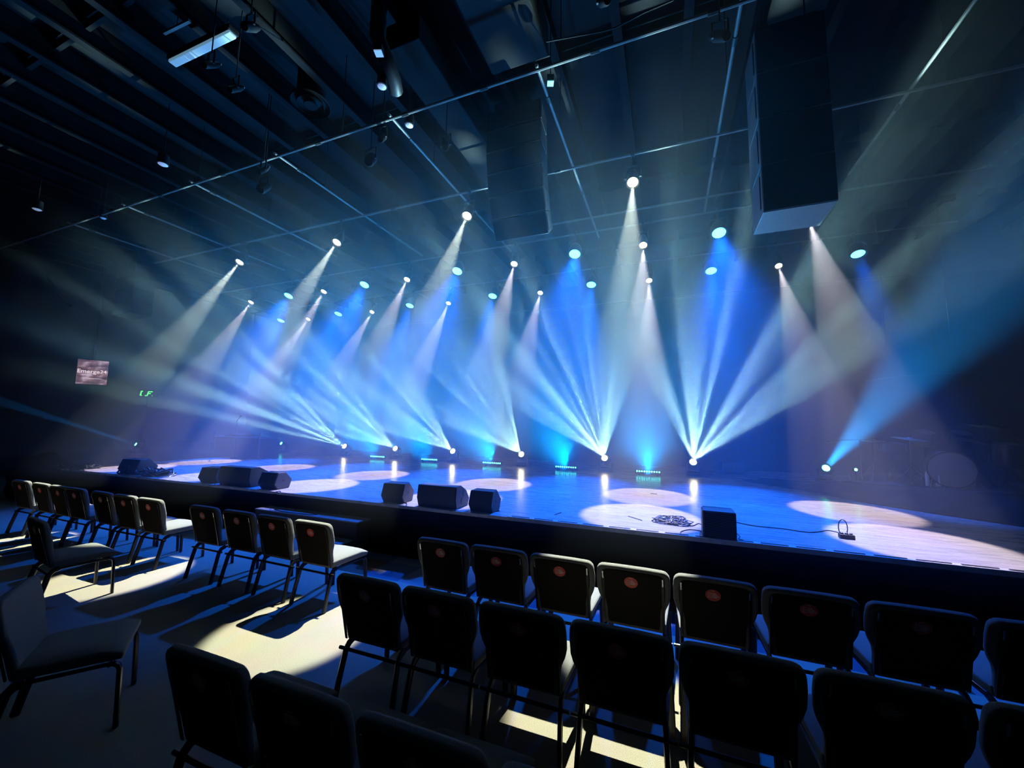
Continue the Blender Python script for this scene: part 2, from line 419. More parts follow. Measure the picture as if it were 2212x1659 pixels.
for i, (px, py) in enumerate([(815, 987), (927, 995), (1062, 1002), (1222, 1012), (1400, 1020)]):
    q = on_y(px, py, 9.9)
    t = thing('led_bar', 'cyan LED batten on the stage floor, %s from the left' % ORD[i], 'stage light', (q.x, 9.95, HS), 0, 'LED battens along the back of the stage')
    MB().box((0, 0, .07), (.58, .10, .09)).build('housing', M['black_metal'], t, bevel=.01)
    b = MB()
    for s_ in (-1, 1): b.box((s_ * .2, 0, .0125), (.05, .16, .025))
    b.build('foot', M['black_metal'], t, bevel=.004)
    for k in range(10):
        MB().lathe([(.017, 0), (.001, .008)], (-.2475 + .055 * k, -.052, .095), 8, (0, -1, .3), caps=False).build('led', M['lens_bar'], t)
    l = bpy.data.lights.new('led_light', 'AREA'); l.shape = 'RECTANGLE'; l.size = .56; l.size_y = .06; l.energy = P_BAR; l.color = C_BAR; l.spread = math.radians(64)
    lo = bpy.data.objects.new('led_light', l); COL.objects.link(lo); lo.parent = t; lo.location = (0, -.06, .15)
    lo.rotation_euler = Vector((0, -.8, .6)).to_track_quat('-Z', 'X').to_euler()

# ------------------------------------------------------------------ ceiling: joists, duct, rigging pipes
k = 0
x = -17.9
while x < XR - .3:
    struct('beam', MB().box((x, (Y0 + Y1) / 2, 6.82), (.11, Y1 - Y0 - .1, .03)).box((x, (Y0 + Y1) / 2, 7.0), (.03, Y1 - Y0 - .1, .36)), M['joist'], smooth=False)
    x += .83
for y in (-1.2, 2.3, 5.0, 8.4, 11.4):
    struct('beam', MB().box(((XL + XR) / 2, y, 7.09), (XR - XL - .1, .05, .14)), M['joist'], smooth=False)
d = MB().box((-1.62, 1.9, 6.55), (.75, 4.6, .42))
tag(d.build('air_duct', M['ceil'], bevel=.02), 'long dark rectangular air duct running under the ceiling joists', 'duct')
d = MB().box((-2.9, 8.0, 6.6), (.5, 9.0, .35))
tag(d.build('air_duct', M['ceil'], bevel=.02), 'narrow dark air duct above the rows of stage lights', 'duct')

def pipe(a, b, label, r=.019, m='pipe', joints=(), hang=3):
    a, b = Vector(a), Vector(b)
    t = thing('rigging_pipe', label, 'pipe', a, 0, 'rigging pipes under the ceiling')
    v = b - a
    MB().tube([(0, 0, 0), v], r, 8).build('tube', M[m], t)
    for j in joints:
        p = v * j; u = v.normalized()
        MB().tube([p - u * .05, p + u * .05], r * 1.5, 8).build('coupler', M['black_metal'], t)
    for i in range(hang):
        p = v * ((i + .5) / hang)
        MB().tube([p + Vector((0, 0, r * .5)), (p.x, p.y, ZC - a.z)], .006, 5).build('hanger', M['dark_pipe'], t)
    return t
pipe((-15.5, 3.95, ZP), (3.8, 3.95, ZP), 'long grey pipe nearest the seats, running parallel to the stage', joints=(.36, .45, .56, .64, .70, .77, .83), hang=6)
pipe((-12.5, 5.81, ZP), (4.6, 5.81, ZP), 'grey pipe carrying the four front white lights', joints=(.2, .45, .64, .8), hang=6)
pipe((-2.2, 7.42, ZP), (2.4, 7.42, ZP), 'short grey pipe just in front of the middle lamp row', hang=2)
pipe((-14.5, 8.0, ZP), (4.8, 8.0, ZP), 'thin pipe carrying the middle row of lamps', r=.018, hang=6)
pipe((-14.8, 10.0, ZP), (5.4, 10.0, ZP), 'thin pipe carrying the rear row of lamps', r=.018, hang=6)
pipe((-10.5, 12.0, 5.6), (5.6, 12.0, 5.6), 'thin pipe along the back drape', r=.018, hang=5)
names = ['first', 'second', 'third', 'fourth', 'fifth', 'sixth', 'seventh', 'eighth']
for i, (px, y1) in enumerate([(-11.8, 7.2), (-9.75, 7.4), (-7.66, 7.2), (-5.58, 7.9), (-3.40, 8.4), (-1.31, 8.4), (.77, 8.1), (2.86, 7.6)]):
    pipe((px, 3.90, ZP + .05), (px, y1, ZP + .05), 'grey pipe running toward the stage, %s of eight from the left' % names[i], hang=2, joints=(.12, .6))
q = on_z(2085, 2, ZP + .05)
pipe((q.x, 2.2, ZP + .1), (q.x, 4.6, ZP + .1), 'short grey pipe at the top right corner of the ceiling', r=.016, hang=2)

# small ceiling fittings
def ceil_disc(px, py, z, r, label, name, lens='white_part', up=.5):
    q = on_z(px, py, z)
    t = thing(name, label, 'ceiling fitting', (q.x, q.y, z))
    h = ZC - z
    MB().lathe([(r * 1.12, 0), (r * 1.12, .03), (r * 1.0, .16), (.03, .18), (.006, .19), (.006, max(h, .2))], (0, 0, 0), 20).build('housing', M['black_metal'], t)
    MB().lathe([(r * .92, -.004), (r * .55, -.02), (.001, -.024)], (0, 0, 0), 20).build('lens', M[lens], t)
M['unlit_lamp_glow'] = mat('unlit_lamp_glow', (.25, .26, .3), .5, emit=(.45, .60, .85), es=.30)  # house lamps are off; both emissions stand in for reflected stage light
M['unlit_lamp_glow2'] = mat('unlit_lamp_glow2', (.25, .26, .3), .5, emit=(.42, .50, .80), es=.42)
ceil_disc(825, 187, 5.9, .055, 'round pale downlight beside the black hanging elbow', 'downlight', 'unlit_lamp_glow2')
ceil_disc(884, 271, 5.9, .055, 'round pale downlight just below the long front pipe', 'downlight', 'unlit_lamp_glow')
ceil_disc(352, 355, 5.9, .07, 'small round unlit downlight with an added glow, alone at the left of the ceiling', 'downlight', 'unlit_lamp_glow2')
ceil_disc(80, 452, 5.9, .07, 'faint round downlight nearest the left wall', 'downlight', 'unlit_lamp_glow')
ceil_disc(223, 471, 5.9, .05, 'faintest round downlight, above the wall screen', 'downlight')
def ceil_square(px, py, z, w, label, m):
    q = on_z(px, py, z)
    t = thing('square_lamp', label, 'ceiling fitting', (q.x, q.y, z), .35)
    MB().box((0, 0, .05), (w * 1.12, w * 1.12, .08)).build('housing', M['black_metal'], t, bevel=.006)
    MB().box((0, 0, .004), (w, w, .012)).build('panel', m, t, smooth=False)
    MB().tube([(0, 0, .08), (0, 0, ZC - z)], .006, 6).build('hanger', M['black_metal'], t)
M['cyan_lamp'] = mat('cyan_lamp', (.1, .2, .2), .5, emit=(.15, .70, .80), es=.6)
ceil_square(818, 116, 6.0, .085, 'small square pale lamp above the round downlight', M['unlit_lamp_glow2'])
ceil_square(1189, 181, 5.9, .075, 'small square cyan lamp hanging beside the front pipe', M['cyan_lamp'])
q = on_z(825, 150, 6.0)
MBx = MB().tube([(0, 0, .8), (0, 0, .3), (.05, .1, .1), (.02, .3, .0), (-.05, .42, 0)], .09, 10)
tag(MBx.build('duct_elbow', M['black_metal'], loc=(q.x, q.y - .1, 6.02)), 'black elbow duct hanging between the square lamp and the round downlight', 'duct')
# fluorescent batten
qa, qb = on_z(372, 137, 6.6), on_z(503, 73, 6.6)
t = thing('strip_light', 'long pale blue strip light under the ceiling joists at upper left', 'strip light', (qa + qb) / 2, math.atan2(qb.y - qa.y, qb.x - qa.x))
ln = (qb - qa).length
MB().box((0, 0, .05), (ln * 1.02, .13, .07)).build('housing', M['joist'], t, bevel=.01)
M['strip'] = mat('diffuser_added_glow', (.15, .17, .2), .5, emit=(.24, .50, .72), es=.42)  # weak emission put in for stage light caught by the unlit tube
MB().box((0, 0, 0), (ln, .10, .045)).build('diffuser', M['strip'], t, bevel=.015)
for s_ in (-1, 1): MB().tube([(s_ * ln * .4, 0, .08), (s_ * ln * .4, 0, .24)], .006, 5).build('hanger', M['dark_pipe'], t)
qa, qb = on_z(355, 72, 6.6), on_z(410, 45, 6.6)
t = thing('strip_light', 'short thin dull rail left of the pale strip light', 'strip light', (qa + qb) / 2, math.atan2(qb.y - qa.y, qb.x - qa.x))
MB().box((0, 0, 0), ((qb - qa).length, .03, .03)).build('rail', M['pipe'], t)
MB().tube([(0, 0, .0), (0, 0, .23)], .006, 5).build('hanger', M['dark_pipe'], t)
# round air diffuser
q = on_z(671, 227, 6.62)
t = thing('air_diffuser', 'large round dark air diffuser with concentric rings in the ceiling', 'vent', (q.x, q.y, 6.62))
MB().lathe([(.27, 0), (.285, .02), (.24, .06), (.2, .07)], n=32, caps=False).build('outer_ring', M['joist'], t)
MB().lathe([(.185, -.01), (.19, .01), (.15, .05), (.12, .06)], n=32, caps=False).build('middle_ring', M['joist'], t)
MB().lathe([(.001, -.02), (.09, -.015), (.10, .0), (.07, .04)], n=32, caps=False).build('centre_cone', M['joist'], t)
MB().lathe([(.2, .05), (.2, .5)], n=24).build('neck', M['dark_pipe'], t)
# hanging unlit fixtures
def unlit(px, py, z, label, size=.1, tilt=(.3, -.6, -.7), m='black_metal', tip='white_part'):
    q = on_z(px, py, z)
    t = thing('unlit_spotlight', label, 'stage light', (q.x, q.y, z))
    size *= .62; d = Vector(tilt).normalized()
    MB().lathe([(size * .8, .14), (size, .1), (size, -.1), (size * .6, -.2), (.001, -.21)], (0, 0, 0), 14, d, caps=False).build('lamp_body', M[m], t)
    MB().lathe([(size * .75, .12), (.001, .125)], (0, 0, 0), 14, d, caps=False).build('lens', M['dark_pipe'], t)
    MB().lathe([(size * .45, -.205), (size * .3, -.235), (.001, -.24)], (0, 0, 0), 10, d, caps=False).build('end_cap', M[tip], t)
    MB().tube([(-size - .02, 0, 0), (-size - .02, 0, .16), (size + .02, 0, .16), (size + .02, 0, 0)], .012, 6).build('yoke', M['black_metal'], t)
    MB().tube([(0, 0, .16), (0, 0, ZC - z)], .007, 6).build('hanger', M['black_metal'], t)
unlit(540, 58, 6.2, 'unlit spotlight with a bright white end beside the strip light', .08)
unlit(455, 140, 6.1, 'unlit spotlight with small pale plates below the strip light', .06)
unlit(508, 192, 6.0, 'unlit spotlight hanging alone left of the round diffuser', .06)
unlit(568, 368, 5.7, 'unlit spotlight hanging under the long front pipe at left', .06)
unlit(570, 405, 5.5, 'dark unlit lamp below the front pipe, biggest on the left side', .11, tip='black_metal')
unlit(800, 345, 5.6, 'large dark unlit lamp hanging below the front pipe', .12, tip='black_metal')
unlit(826, 298, 5.75, 'small lamp clamped under the front pipe with a pale label', .07)
unlit(963, 315, 5.7, 'boxy dark lamp right of the round downlight', .08, tip='dark_pipe')
unlit(1556, 78, 5.65, 'unlit lamp with a pale top hanging near the top of the ceiling', .08)
unlit(1305, 3, 5.9, 'unlit lamp cut by the top edge of the view', .07, tip='dark_pipe')
qs = [on_z(a, b, 6.0) for a, b in [(1180, 90), (1300, 68), (1330, 60), (1390, 28), (1455, 0)]]
tag(MB().tube(qs, .009, 6).build('ceiling_cable', M['dark_pipe']), 'loose cable swagged under the ceiling above the front pipe', 'cable')

# hanging loudspeakers
def line_array():
    t = thing('line_array', 'tall hanging black loudspeaker array curving down, left of centre', 'loudspeaker', (-2.15, 5.30, 6.86))
    hgt = .335; w, w2, dp = .92, .87, .42
    p = Vector((0, 0, 0)); ang = 0
    for i, tl in enumerate([0, 3, 8, 15, 23, 32]):
        ang = math.radians(tl); R_ = Matrix.Rotation(ang, 3, 'X')
        vs = [Vector(v) for v in [(-w / 2, 0, 0), (w / 2, 0, 0), (w2 / 2, dp, -.03), (-w2 / 2, dp, -.03),
                                  (-w / 2, 0, -hgt), (w / 2, 0, -hgt), (w2 / 2, dp, -hgt + .03), (-w2 / 2, dp, -hgt + .03)]]
        m = MB(); m.add([p + R_ @ v for v in vs], [(0, 1, 2, 3), (7, 6, 5, 4), (1, 5, 6, 2), (2, 6, 7, 3), (3, 7, 4, 0), (0, 4, 5, 1)])
        c = m.build('cabinet', M['hang_side'], t, bevel=.006)
        g = MB(); g.add([p + R_ @ Vector(v) for v in [(-w / 2 + .01, -.012, -.012), (w / 2 - .01, -.012, -.012), (w / 2 - .01, -.012, -hgt + .012), (-w / 2 + .01, -.012, -hgt + .012),
                                                     (-w / 2 + .01, .004, -.012), (w / 2 - .01, .004, -.012), (w / 2 - .01, .004, -hgt + .012), (-w / 2 + .01, .004, -hgt + .012)]],
                        [(0, 1, 2, 3), (7, 6, 5, 4), (0, 4, 5, 1), (1, 5, 6, 2), (2, 6, 7, 3), (3, 7, 4, 0)])
        g.build('grille', M['grille'], c)
        b = MB()
        b.add([p + R_ @ Vector(v) for v in [(w / 2 - .02, .03, -.04), (w / 2 + .006, .03, -.04), (w / 2 + .006, .03, -hgt + .04), (w / 2 - .02, .03, -hgt + .04),
                                            (w / 2 - .02, .06, -.04), (w / 2 - .004, .06, -.04), (w / 2 - .004, .06, -hgt + .04), (w / 2 - .02, .06, -hgt + .04)]],
              [(0, 1, 2, 3), (7, 6, 5, 4), (0, 4, 5, 1), (1, 5, 6, 2), (2, 6, 7, 3), (3, 7, 4, 0)])
        b.build('rigging_rail', M['pipe'], c)
        p = p + R_ @ Vector((0, 0, -hgt - .008))
    MB().box((0, .2, .05), (.6, .5, .08)).build('hanging_frame', M['black_metal'], t, bevel=.01)
    for s_ in (-1, 1): MB().tube([(s_ * .2, .2, .08), (s_ * .2, .2, .33)], .008, 6).build('chain', M['dark_pipe'], t)
line_array()
t = thing('subwoofer_stack', 'big square hanging black loudspeaker stack with grey sides, right of centre', 'loudspeaker', (1.43, 5.29, 4.31))
for i in range(4):
    c = MB().box((0, 0, .285 + i * .574), (.70, .58, .565)).build('cabinet', M['hang_side'], t, bevel=.008)
    MB().box((0, -.297, .285 + i * .574), (.68, .02, .55)).build('grille', M['grille'], c)
    MB().box((-.352, -.2, .285 + i * .574), (.01, .03, .4)).build('rigging_rail', M['dark_pipe'], c)
MB().box((0, 0, 2.33), (.6, .5, .06)).build('hanging_frame', M['black_metal'], t, bevel=.01)
for s_ in (-1, 1): MB().tube([(s_ * .25, 0, 2.34), (s_ * .25, 0, 2.88)], .008, 6).build('chain', M['dark_pipe'], t)

# dim hanging things at the far left
q = on_z(290, 690, 3.6)
q = on_y(285, 685, 6.4)
t = thing('line_array', 'far hanging dark loudspeaker column at the left end of the stage', 'loudspeaker', (q.x, 6.4, q.z))
for i in range(5):
    MB().box((0, 0, .2 + i * .37), (.95, .5, .355)).build('cabinet', M['joist'], t, bevel=.01)
MB().tube([(.35, 0, 1.8), (.35, 0, ZC - q.z)], .012, 6).build('chain', M['dark_pipe'], t)
pts = [on_y(a, b, 6.0) for a, b in [(104, 575), (106, 600), (116, 622), (132, 642), (152, 660)]]
top = pts[0] + Vector((0, 0, 1.2))
top.z = min(top.z, 7.0)
tag(MB().tube([top + Vector((0, 0, .0))] + pts, .05, 8).build('curved_duct', M['joist']), 'faint curved dark duct at the far left above the wall screen', 'duct')

# ------------------------------------------------------------------ wall screen and clock
q = on_x(200, 804, -17.6); h = Vector((q.x, q.y, 0)).normalized(); u = Vector((h.y, -h.x, 0))
ang = math.atan2(u.y, u.x)
if u.x < 0: u = -u; ang = math.atan2(u.y, u.x)
def on_plane(px, py, q, n):
    d = ray(px, py); return EYE + d * ((q - EYE).dot(n) / d.dot(n))
cs = [on_plane(a, b, q, h) - q for a, b in [(174, 778), (237, 778), (236, 829), (164, 831)]]
w_ = (abs(cs[0].dot(u)) + abs(cs[1].dot(u)) + abs(cs[2].dot(u)) + abs(cs[3].dot(u))) / 2
h_ = (abs(cs[0].z) + abs(cs[1].z) + abs(cs[2].z) + abs(cs[3].z)) / 2
t = thing('wall_screen', 'lit pink and grey screen reading Emerge, hanging at the far left', 'screen', q, ang)
MB().box((0, .05, 0), (w_ + .05, .06, h_ + .05)).build('casing', M['black_metal'], t, bevel=.01)
sm, snt, sb = new_mat('screen_picture')
tc = snt.nodes.new('ShaderNodeTexCoord'); mp = snt.nodes.new('ShaderNodeMapping'); mp.inputs['Scale'].default_value = (3.2, 1, 5.5)
nz = snt.nodes.new('ShaderNodeTexNoise'); nz.inputs['Scale'].default_value = 1.3; nz.inputs['Detail'].default_value = 5
cr = snt.nodes.new('ShaderNodeValToRGB'); e = cr.color_ramp.elements
e[0].position = .36; e[0].color = (.055, .04, .065, 1); e[1].position = .66; e[1].color = (.50, .38, .50, 1)
m_ = e.new(.5); m_.color = (.20, .11, .14, 1)
snt.links.new(tc.outputs['Object'], mp.inputs['Vector']); snt.links.new(mp.outputs['Vector'], nz.inputs['Vector']); snt.links.new(nz.outputs['Fac'], cr.inputs['Fac'])
snt.links.new(cr.outputs['Color'], sb.inputs['Emission Color']); sb.inputs['Emission Strength'].default_value = 1.0
sb.inputs['Base Color'].default_value = (.02, .02, .02, 1)
scr = MB().box((0, .015, 0), (w_, .012, h_)).build('picture', sm, t, smooth=False)
M['print_light'] = mat('lit_lettering', (.2, .2, .2), .5, emit=(1.0, .82, .92), es=1.0)
def lettering(txt, size, loc, parent, m, rot=(PI / 2, 0, 0), ext=.003, sx=1, name='lettering', ax='CENTER'):
    c = bpy.data.curves.new(name + '_curve', 'FONT'); c.body = txt; c.size = size; c.extrude = ext; c.align_x = ax; c.align_y = 'CENTER'
    c.materials.append(m); c.offset = size * .012
    tmp = bpy.data.objects.new(name + '_tmp', c); COL.objects.link(tmp)
    bpy.context.view_layer.update()
    dg = bpy.context.evaluated_depsgraph_get()
    me = bpy.data.meshes.new_from_object(tmp.evaluated_get(dg)); me.name = name
    bpy.data.objects.remove(tmp)
    o = bpy.data.objects.new(name, me); COL.objects.link(o); o.parent = parent; o.location = loc; o.rotation_euler = rot; o.scale = (sx, 1, 1)
    return o
lettering('Emerge', h_ * .21, (-w_ * .13, .004, h_ * .02), scr, M['print_light'])
lettering('24', h_ * .19, (w_ * .35, .004, h_ * .03), scr, M['print_light'])
b = MB(); b.box((-w_ * .17, .004, -h_ * .12), (w_ * .32, .006, h_ * .012)); b.build('underline', M['print_light'], scr)
b = MB(); b.box((0, .004, -h_ * .26), (w_ * .66, .006, h_ * .010)); b.build('underline', M['print_light'], scr)
MB().tube([(0, .08, h_ / 2 - .1), (0, .08, 7.0 - q.z)], .03, 8).build('mount_pole', M['black_metal'], t)

M['green'] = mat('green_led', (.01, .02, .01), .5, emit=(.10, 1.0, .16), es=2.2)
try: M['green'].cycles.emission_sampling = 'NONE'
except Exception: pass
q = on_x(319, 850, -17.6); h = Vector((q.x, q.y, 0)).normalized(); u = Vector((-h.y, h.x, 0))
if u.x < 0: u = -u
t = thing('led_clock', 'small black clock with green digits, right of the lit screen', 'clock', q, math.atan2(u.y, u.x))
MB().box((0, .04, 0), (.52, .06, .26)).build('casing', M['black_metal'], t, bevel=.01)
def seg(pts): return MB().tube(pts, .018, 6)
seg([(-.13, 0, .07), (-.17, 0, .07), (-.19, 0, -.08), (-.15, 0, -.08)]).build('digit', M['green'], t)
seg([(-.07, 0, -.08), (-.01, 0, -.08), (.02, 0, .07), (.13, 0, .07)]).build('digit', M['green'], t)
seg([(.01, 0, 0), (.08, 0, 0)]).build('digit', M['green'], t)
seg([(.12, 0, -.075), (.13, 0, -.075)]).build('digit_point', M['green'], t)
MB().tube([(0, .05, -.1), (0, .05, -(q.z))], .02, 8).build('pole', M['black_metal'], t)

# low wall left of the stage
struct('partition_left', MB().box((-16.4, 9.2, .52), (5.0, .15, 1.04)), M['wall'], smooth=False)

# ------------------------------------------------------------------ back drape, with folds
def drape(x0, x1, y, z0, z1, amp=.02, per=.9):
    m = MB(); n = int((x1 - x0) / .055); v = []
    for j in range(2):
        for i in range(n + 1):
            x = x0 + (x1 - x0) * i / n
            yy = y + amp * math.sin(2 * PI * x / per) + .4 * amp * math.sin(2 * PI * x / (per * 2.7))
            v.append((x, yy, z0 if j == 0 else z1))
    for j in range(2):
        for i in range(n + 1):
            a = v[j * (n + 1) + i]; v.append((a[0], a[1] + .012, a[2]))
    f = []; o = 2 * (n + 1)
    for i in range(n):
        f.append((i, i + 1, n + 2 + i, n + 1 + i)); f.append((o + i, o + n + 1 + i, o + n + 2 + i, o + i + 1))
        f.append((n + 1 + i, n + 2 + i, o + n + 2 + i, o + n + 1 + i))
    f.append((0, n + 1, o + n + 1, o)); f.append((n, o + n, o + 2 * n + 1, 2 * n + 1))
    m.add(v, f); return m
o = drape(-12.6, 8.3, 12.3, HS + .01, 5.6).build('stage_curtain', M['drape'])
tag(o, 'wide black pleated curtain hanging across the back of the stage', 'curtain')

# ------------------------------------------------------------------ stage edge and steps
o = MB().box(((-1.9 + 8.2) / 2, YS + .035, HS + .004), (10.1, .07, .008)).build('edge_strip', M['stage_edge'] if 'stage_edge' in M else mat('stage_edge', (.42, .42, .42), .4), smooth=False)
o.parent = stage
x = -1.85
while x < 6.0:
    s_ = MB().box((x + .12, YS + .035, HS + .0105), (.235, .018, .006)).build('edge_slot', M['cable'], stage, smooth=False)
    x += .30
t = thing('stage_steps', 'low black steps up to the stage with pale worn treads', 'steps', (-5.07, YS, 0))
M['tread'] = mat('tread', (.16, .16, .17), .35, noise=.3, scale=20)
MB().box((0, -.13, .2275), (2.05, .25, .455)).build('riser_box', M['cab'], t)
MB().box((0, -.13, .463), (2.07, .256, .016)).build('tread', M['tread'], t)
MB().box((-.03, -.37, .1075), (1.98, .23, .215)).build('riser_box', M['cab'], t)
MB().box((-.03, -.37, .223), (2.0, .236, .016)).build('tread', M['tread'], t)

# ------------------------------------------------------------------ wedge monitors
def wedge(x, y, rz, L_, D_, H_, label, big=False, box=False):
    t = thing('stage_monitor', label, 'loudspeaker', (x, y, HS), rz, 'stage monitors along the front edge')
    if box:
        pr = [(0, 0), (.0, H_), (.03, H_ + .0), (D_ * .75, H_ * .98), (D_, H_ * .45), (D_ * .9, 0)]
    else:
        pr = ([(D_ * .10, 0), (0, H_ * .42), (D_ * .06, H_), (D_ * .42, H_ * 1.0), (D_ * .76, H_ * .74), (D_, H_ * .30), (D_ * .90, 0)] if big else
              [(D_ * .20, 0), (0, H_ * .36), (D_ * .18, H_), (D_ * .60, H_ * 1.0), (D_, H_ * .50), (D_ * .86, 0)])
    MB().prism(pr, -L_ / 2, L_ / 2).build('cabinet', M['cab'], t, bevel=.008, seg=2)
    cy_ = sum(p[0] for p in pr) / len(pr); cz_ = sum(p[1] for p in pr) / len(pr)
    pi_ = [(cy_ + (p[0] - cy_) * .93, cz_ + (p[1] - cz_) * .93) for p in pr]
    sp = MB().prism(pi_, L_ / 2, L_ / 2 + .006).build('side_panel', M['side_panel'], t, bevel=.002)
    MB().prism(pi_, -L_ / 2 - .006, -L_ / 2).build('side_panel', M['side_panel'], t, bevel=.002)
    if big:
        for a, b in ((.60, .62), (.48, .30)):
            MB().lathe([(.045, 0), (.045, .004), (.03, .005)], (L_ / 2 + .006, D_ * a, H_ * b), 16, (1, 0, 0)).build('handle_recess', M['cable'], sp)
    else:
        MB().lathe([(.022, 0), (.022, .004), (.01, .006)], (L_ / 2 + .006, D_ * .5, H_ * .5), 14, (1, 0, 0)).build('port', M['cable'], sp)
    # grille over the sloping baffle, facing the stage
    a, b = Vector((0, *pr[-3])), Vector((0, *pr[-2])); n = Vector((0, (b - a).z * -1, (b - a).y)).normalized()
    g = MB(); g.add([(s_ * L_ * .46, p.y + n.y * q_, p.z + n.z * q_) for q_ in (-.004, .006) for s_, p in ((-1, a), (1, a), (1, b), (-1, b))],
                    [(0, 1, 2, 3), (7, 6, 5, 4), (0, 4, 5, 1), (1, 5, 6, 2), (2, 6, 7, 3), (3, 7, 4, 0)])
    g.build('grille', M['grille'], t)
    if box:
        f = MB().box((0, -.006, H_ * .5), (L_ * .94, .012, H_ * .92)).build('front_grille', M['grille'], t, bevel=.003)
        bars = MB()
        for k in range(11): bars.box((0, -.0135, H_ * .1 + k * H_ * .08), (L_ * .9, .003, .004), Matrix.Rotation(.12, 3, 'Y'))
        bars.build('grille_ribs', M['side_panel'], f, smooth=False)
    return t
wedge(-10.42, 4.74, .12, .52, .42, .31, 'black wedge monitor at the far left end of the stage edge', big=False)
wedge(-7.86, 4.74, .20, .36, .38, .28, 'small black wedge monitor left of the large one, far group')
wedge(-7.14, 4.74, .05, .74, .50, .33, 'large black wedge monitor in the far group of three', big=True)
wedge(-6.30, 4.74, .12, .34, .38, .28, 'small black wedge monitor right of the large one, far group')
wedge(-3.72, 4.74, .12, .34, .36, .275, 'small black wedge monitor left of the large one, near group')
wedge(-2.98, 4.74, .02, .60, .44, .30, 'large black wedge monitor in the near group of three', big=True)
wedge(-2.31, 4.74, .02, .32, .36, .275, 'small black wedge monitor right of the large one, near group')
wedge(.485, 4.725, -.02, .305, .34, .285, 'squarish black monitor with a ribbed grille, alone beside the cable pile', box=True)

# ------------------------------------------------------------------ cables on the stage
def cable_pile(cx, cy, n, r, label, m='cable', seed=1, tk=.005, name='cable_pile', zz=.05, asp=1.0):
    rnd = random.Random(seed); mb = MB(); pts = []
    for i in range(n * 14):
        a = i / 14 * 2 * PI
        rr = r * (.45 + .5 * math.sin(i * .37 + seed) ** 2 + rnd.uniform(-.08, .08))
        ox = r * .35 * math.sin(i * .11 + seed); oy = r * .25 * math.cos(i * .17)
        z = HS + tk + zz * (.5 + .5 * math.sin(i * .53 + seed * 2)) * (.3 + .7 * rnd.random())
        pts.append(Vector((cx + ox + rr * math.cos(a), cy + oy + asp * rr * math.sin(a), z)))
    mb.tube(pts, tk, 6)
    return tag(mb.build(name, M[m]), label, 'cable')
q = on_z(1452, 1128, HS)
cable_pile(q.x, q.y, 14, .19, 'tangled pile of black cable on the stage left of the squarish monitor', seed=3, tk=.0045, zz=.05, asp=.9)
cable_pile(q.x + .02, q.y - .01, 6, .17, 'pale blue cable tangled in the pile left of the squarish monitor', 'grey_cable', seed=5, tk=.0045, zz=.06)
def run(pxs, label, m='cable', tk=.005, z=None):
    pts = [on_z(a, b, HS + (tk if len(c) == 0 else c[0])) for a, b, *c in pxs]
    sm_ = []
    for i in range(len(pts) - 1):
        p0 = pts[max(i - 1, 0)]; p1 = pts[i]; p2 = pts[i + 1]; p3 = pts[min(i + 2, len(pts) - 1)]
        for k in range(6):
            u_ = k / 6
            sm_.append(.5 * ((2 * p1) + (-p0 + p2) * u_ + (2 * p0 - 5 * p1 + 4 * p2 - p3) * u_ ** 2 + (-p0 + 3 * p1 - 3 * p2 + p3) * u_ ** 3))
    sm_.append(pts[-1])
    return tag(MB().tube(sm_, tk, 6).build('stage_cable', M[m]), label, 'cable')
run([(1475, 1132), (1495, 1136), (1508, 1131), (1517, 1134)], 'short black cable from the pile to the squarish monitor')
run([(1470, 1171 - 18), (1472, 1148), (1490, 1144), (1516, 1147)], 'black cable curling off the stage edge left of the squarish monitor')
run([(1590, 1128), (1630, 1136), (1690, 1142), (1750, 1150), (1790, 1146), (1822, 1154)], 'long thin black cable running right from the squarish monitor')
run([(1591, 1152), (1598, 1158), (1596, 1164), (1606, 1167)], 'short black cable tail at the right foot of the squarish monitor', 'cable')
q = on_z(1829, 1163, HS)
t = thing('junction_box', 'small black junction box with a cable loop standing up on the stage', 'junction box', (q.x, q.y, HS))
MB().box((0, 0, .022), (.13, .07, .044)).build('box', M['cable'], t, bevel=.006)
for k in range(3): MB().lathe([(.014, 0), (.014, .012), (.008, .016)], (-.04 + k * .04, 0, .044), 10).build('socket', M['cable'], t)
MB().tube([(.04 * math.cos(a) - .02, .02, .105 + .085 * math.sin(a)) for a in [(-1.4 + i * .42) for i in range(14)]], .005, 6).build('cable_loop', M['cable'], t)
for i, (a, b, c, d_) in enumerate([(868, 1086, 876, 1094), (966, 1096, 985, 1102), (1060, 1108, 1078, 1104), (455, 1044, 462, 1049), (596, 1062, 603, 1066)]):
    run([(a, b), ((a + c) / 2 + 6, (b + d_) / 2 - 3), (c, d_), (c - 14, d_ + 1)], 'short cable loop behind the %s' % ['small near left wedge', 'large near wedge', 'small near right wedge', 'small far left wedge', 'small far right wedge'][i], tk=.006)
for i, (a, b, c, d_) in enumerate([(1357, 1115, 1387, 1124), (1405, 1066, 1420, 1067), (1198, 1112, 1212, 1107), (1523, 1096, 1540, 1098)]):
    run([(a, b), (c, d_)], 'black tape mark on the stage floor, %s from the left' % ['second', 'third', 'first', 'fourth'][i], tk=.004)
q = on_z(338, 1027, HS)
cable_pile(q.x, q.y, 12, .36, 'dark heap of cables and gear between the two left wedge groups', seed=8, tk=.016, zz=.13, asp=.5)
cable_pile(q.x + .15, q.y, 4, .34, 'pale coiled cable in the heap near the far left wedge', 'white_part', seed=11, tk=.008, zz=.05, asp=.4)
q = on_z(276, 1024, HS)
cable_pile(q.x, q.y, 5, .17, 'dark coiled cable beside the far left wedge', seed=21, tk=.018, zz=.16, asp=.6)
q = on_z(293, 1024, HS)
t = thing('water_bottle', 'small blue bottle standing beside the far left wedge', 'bottle', (q.x, q.y, HS))
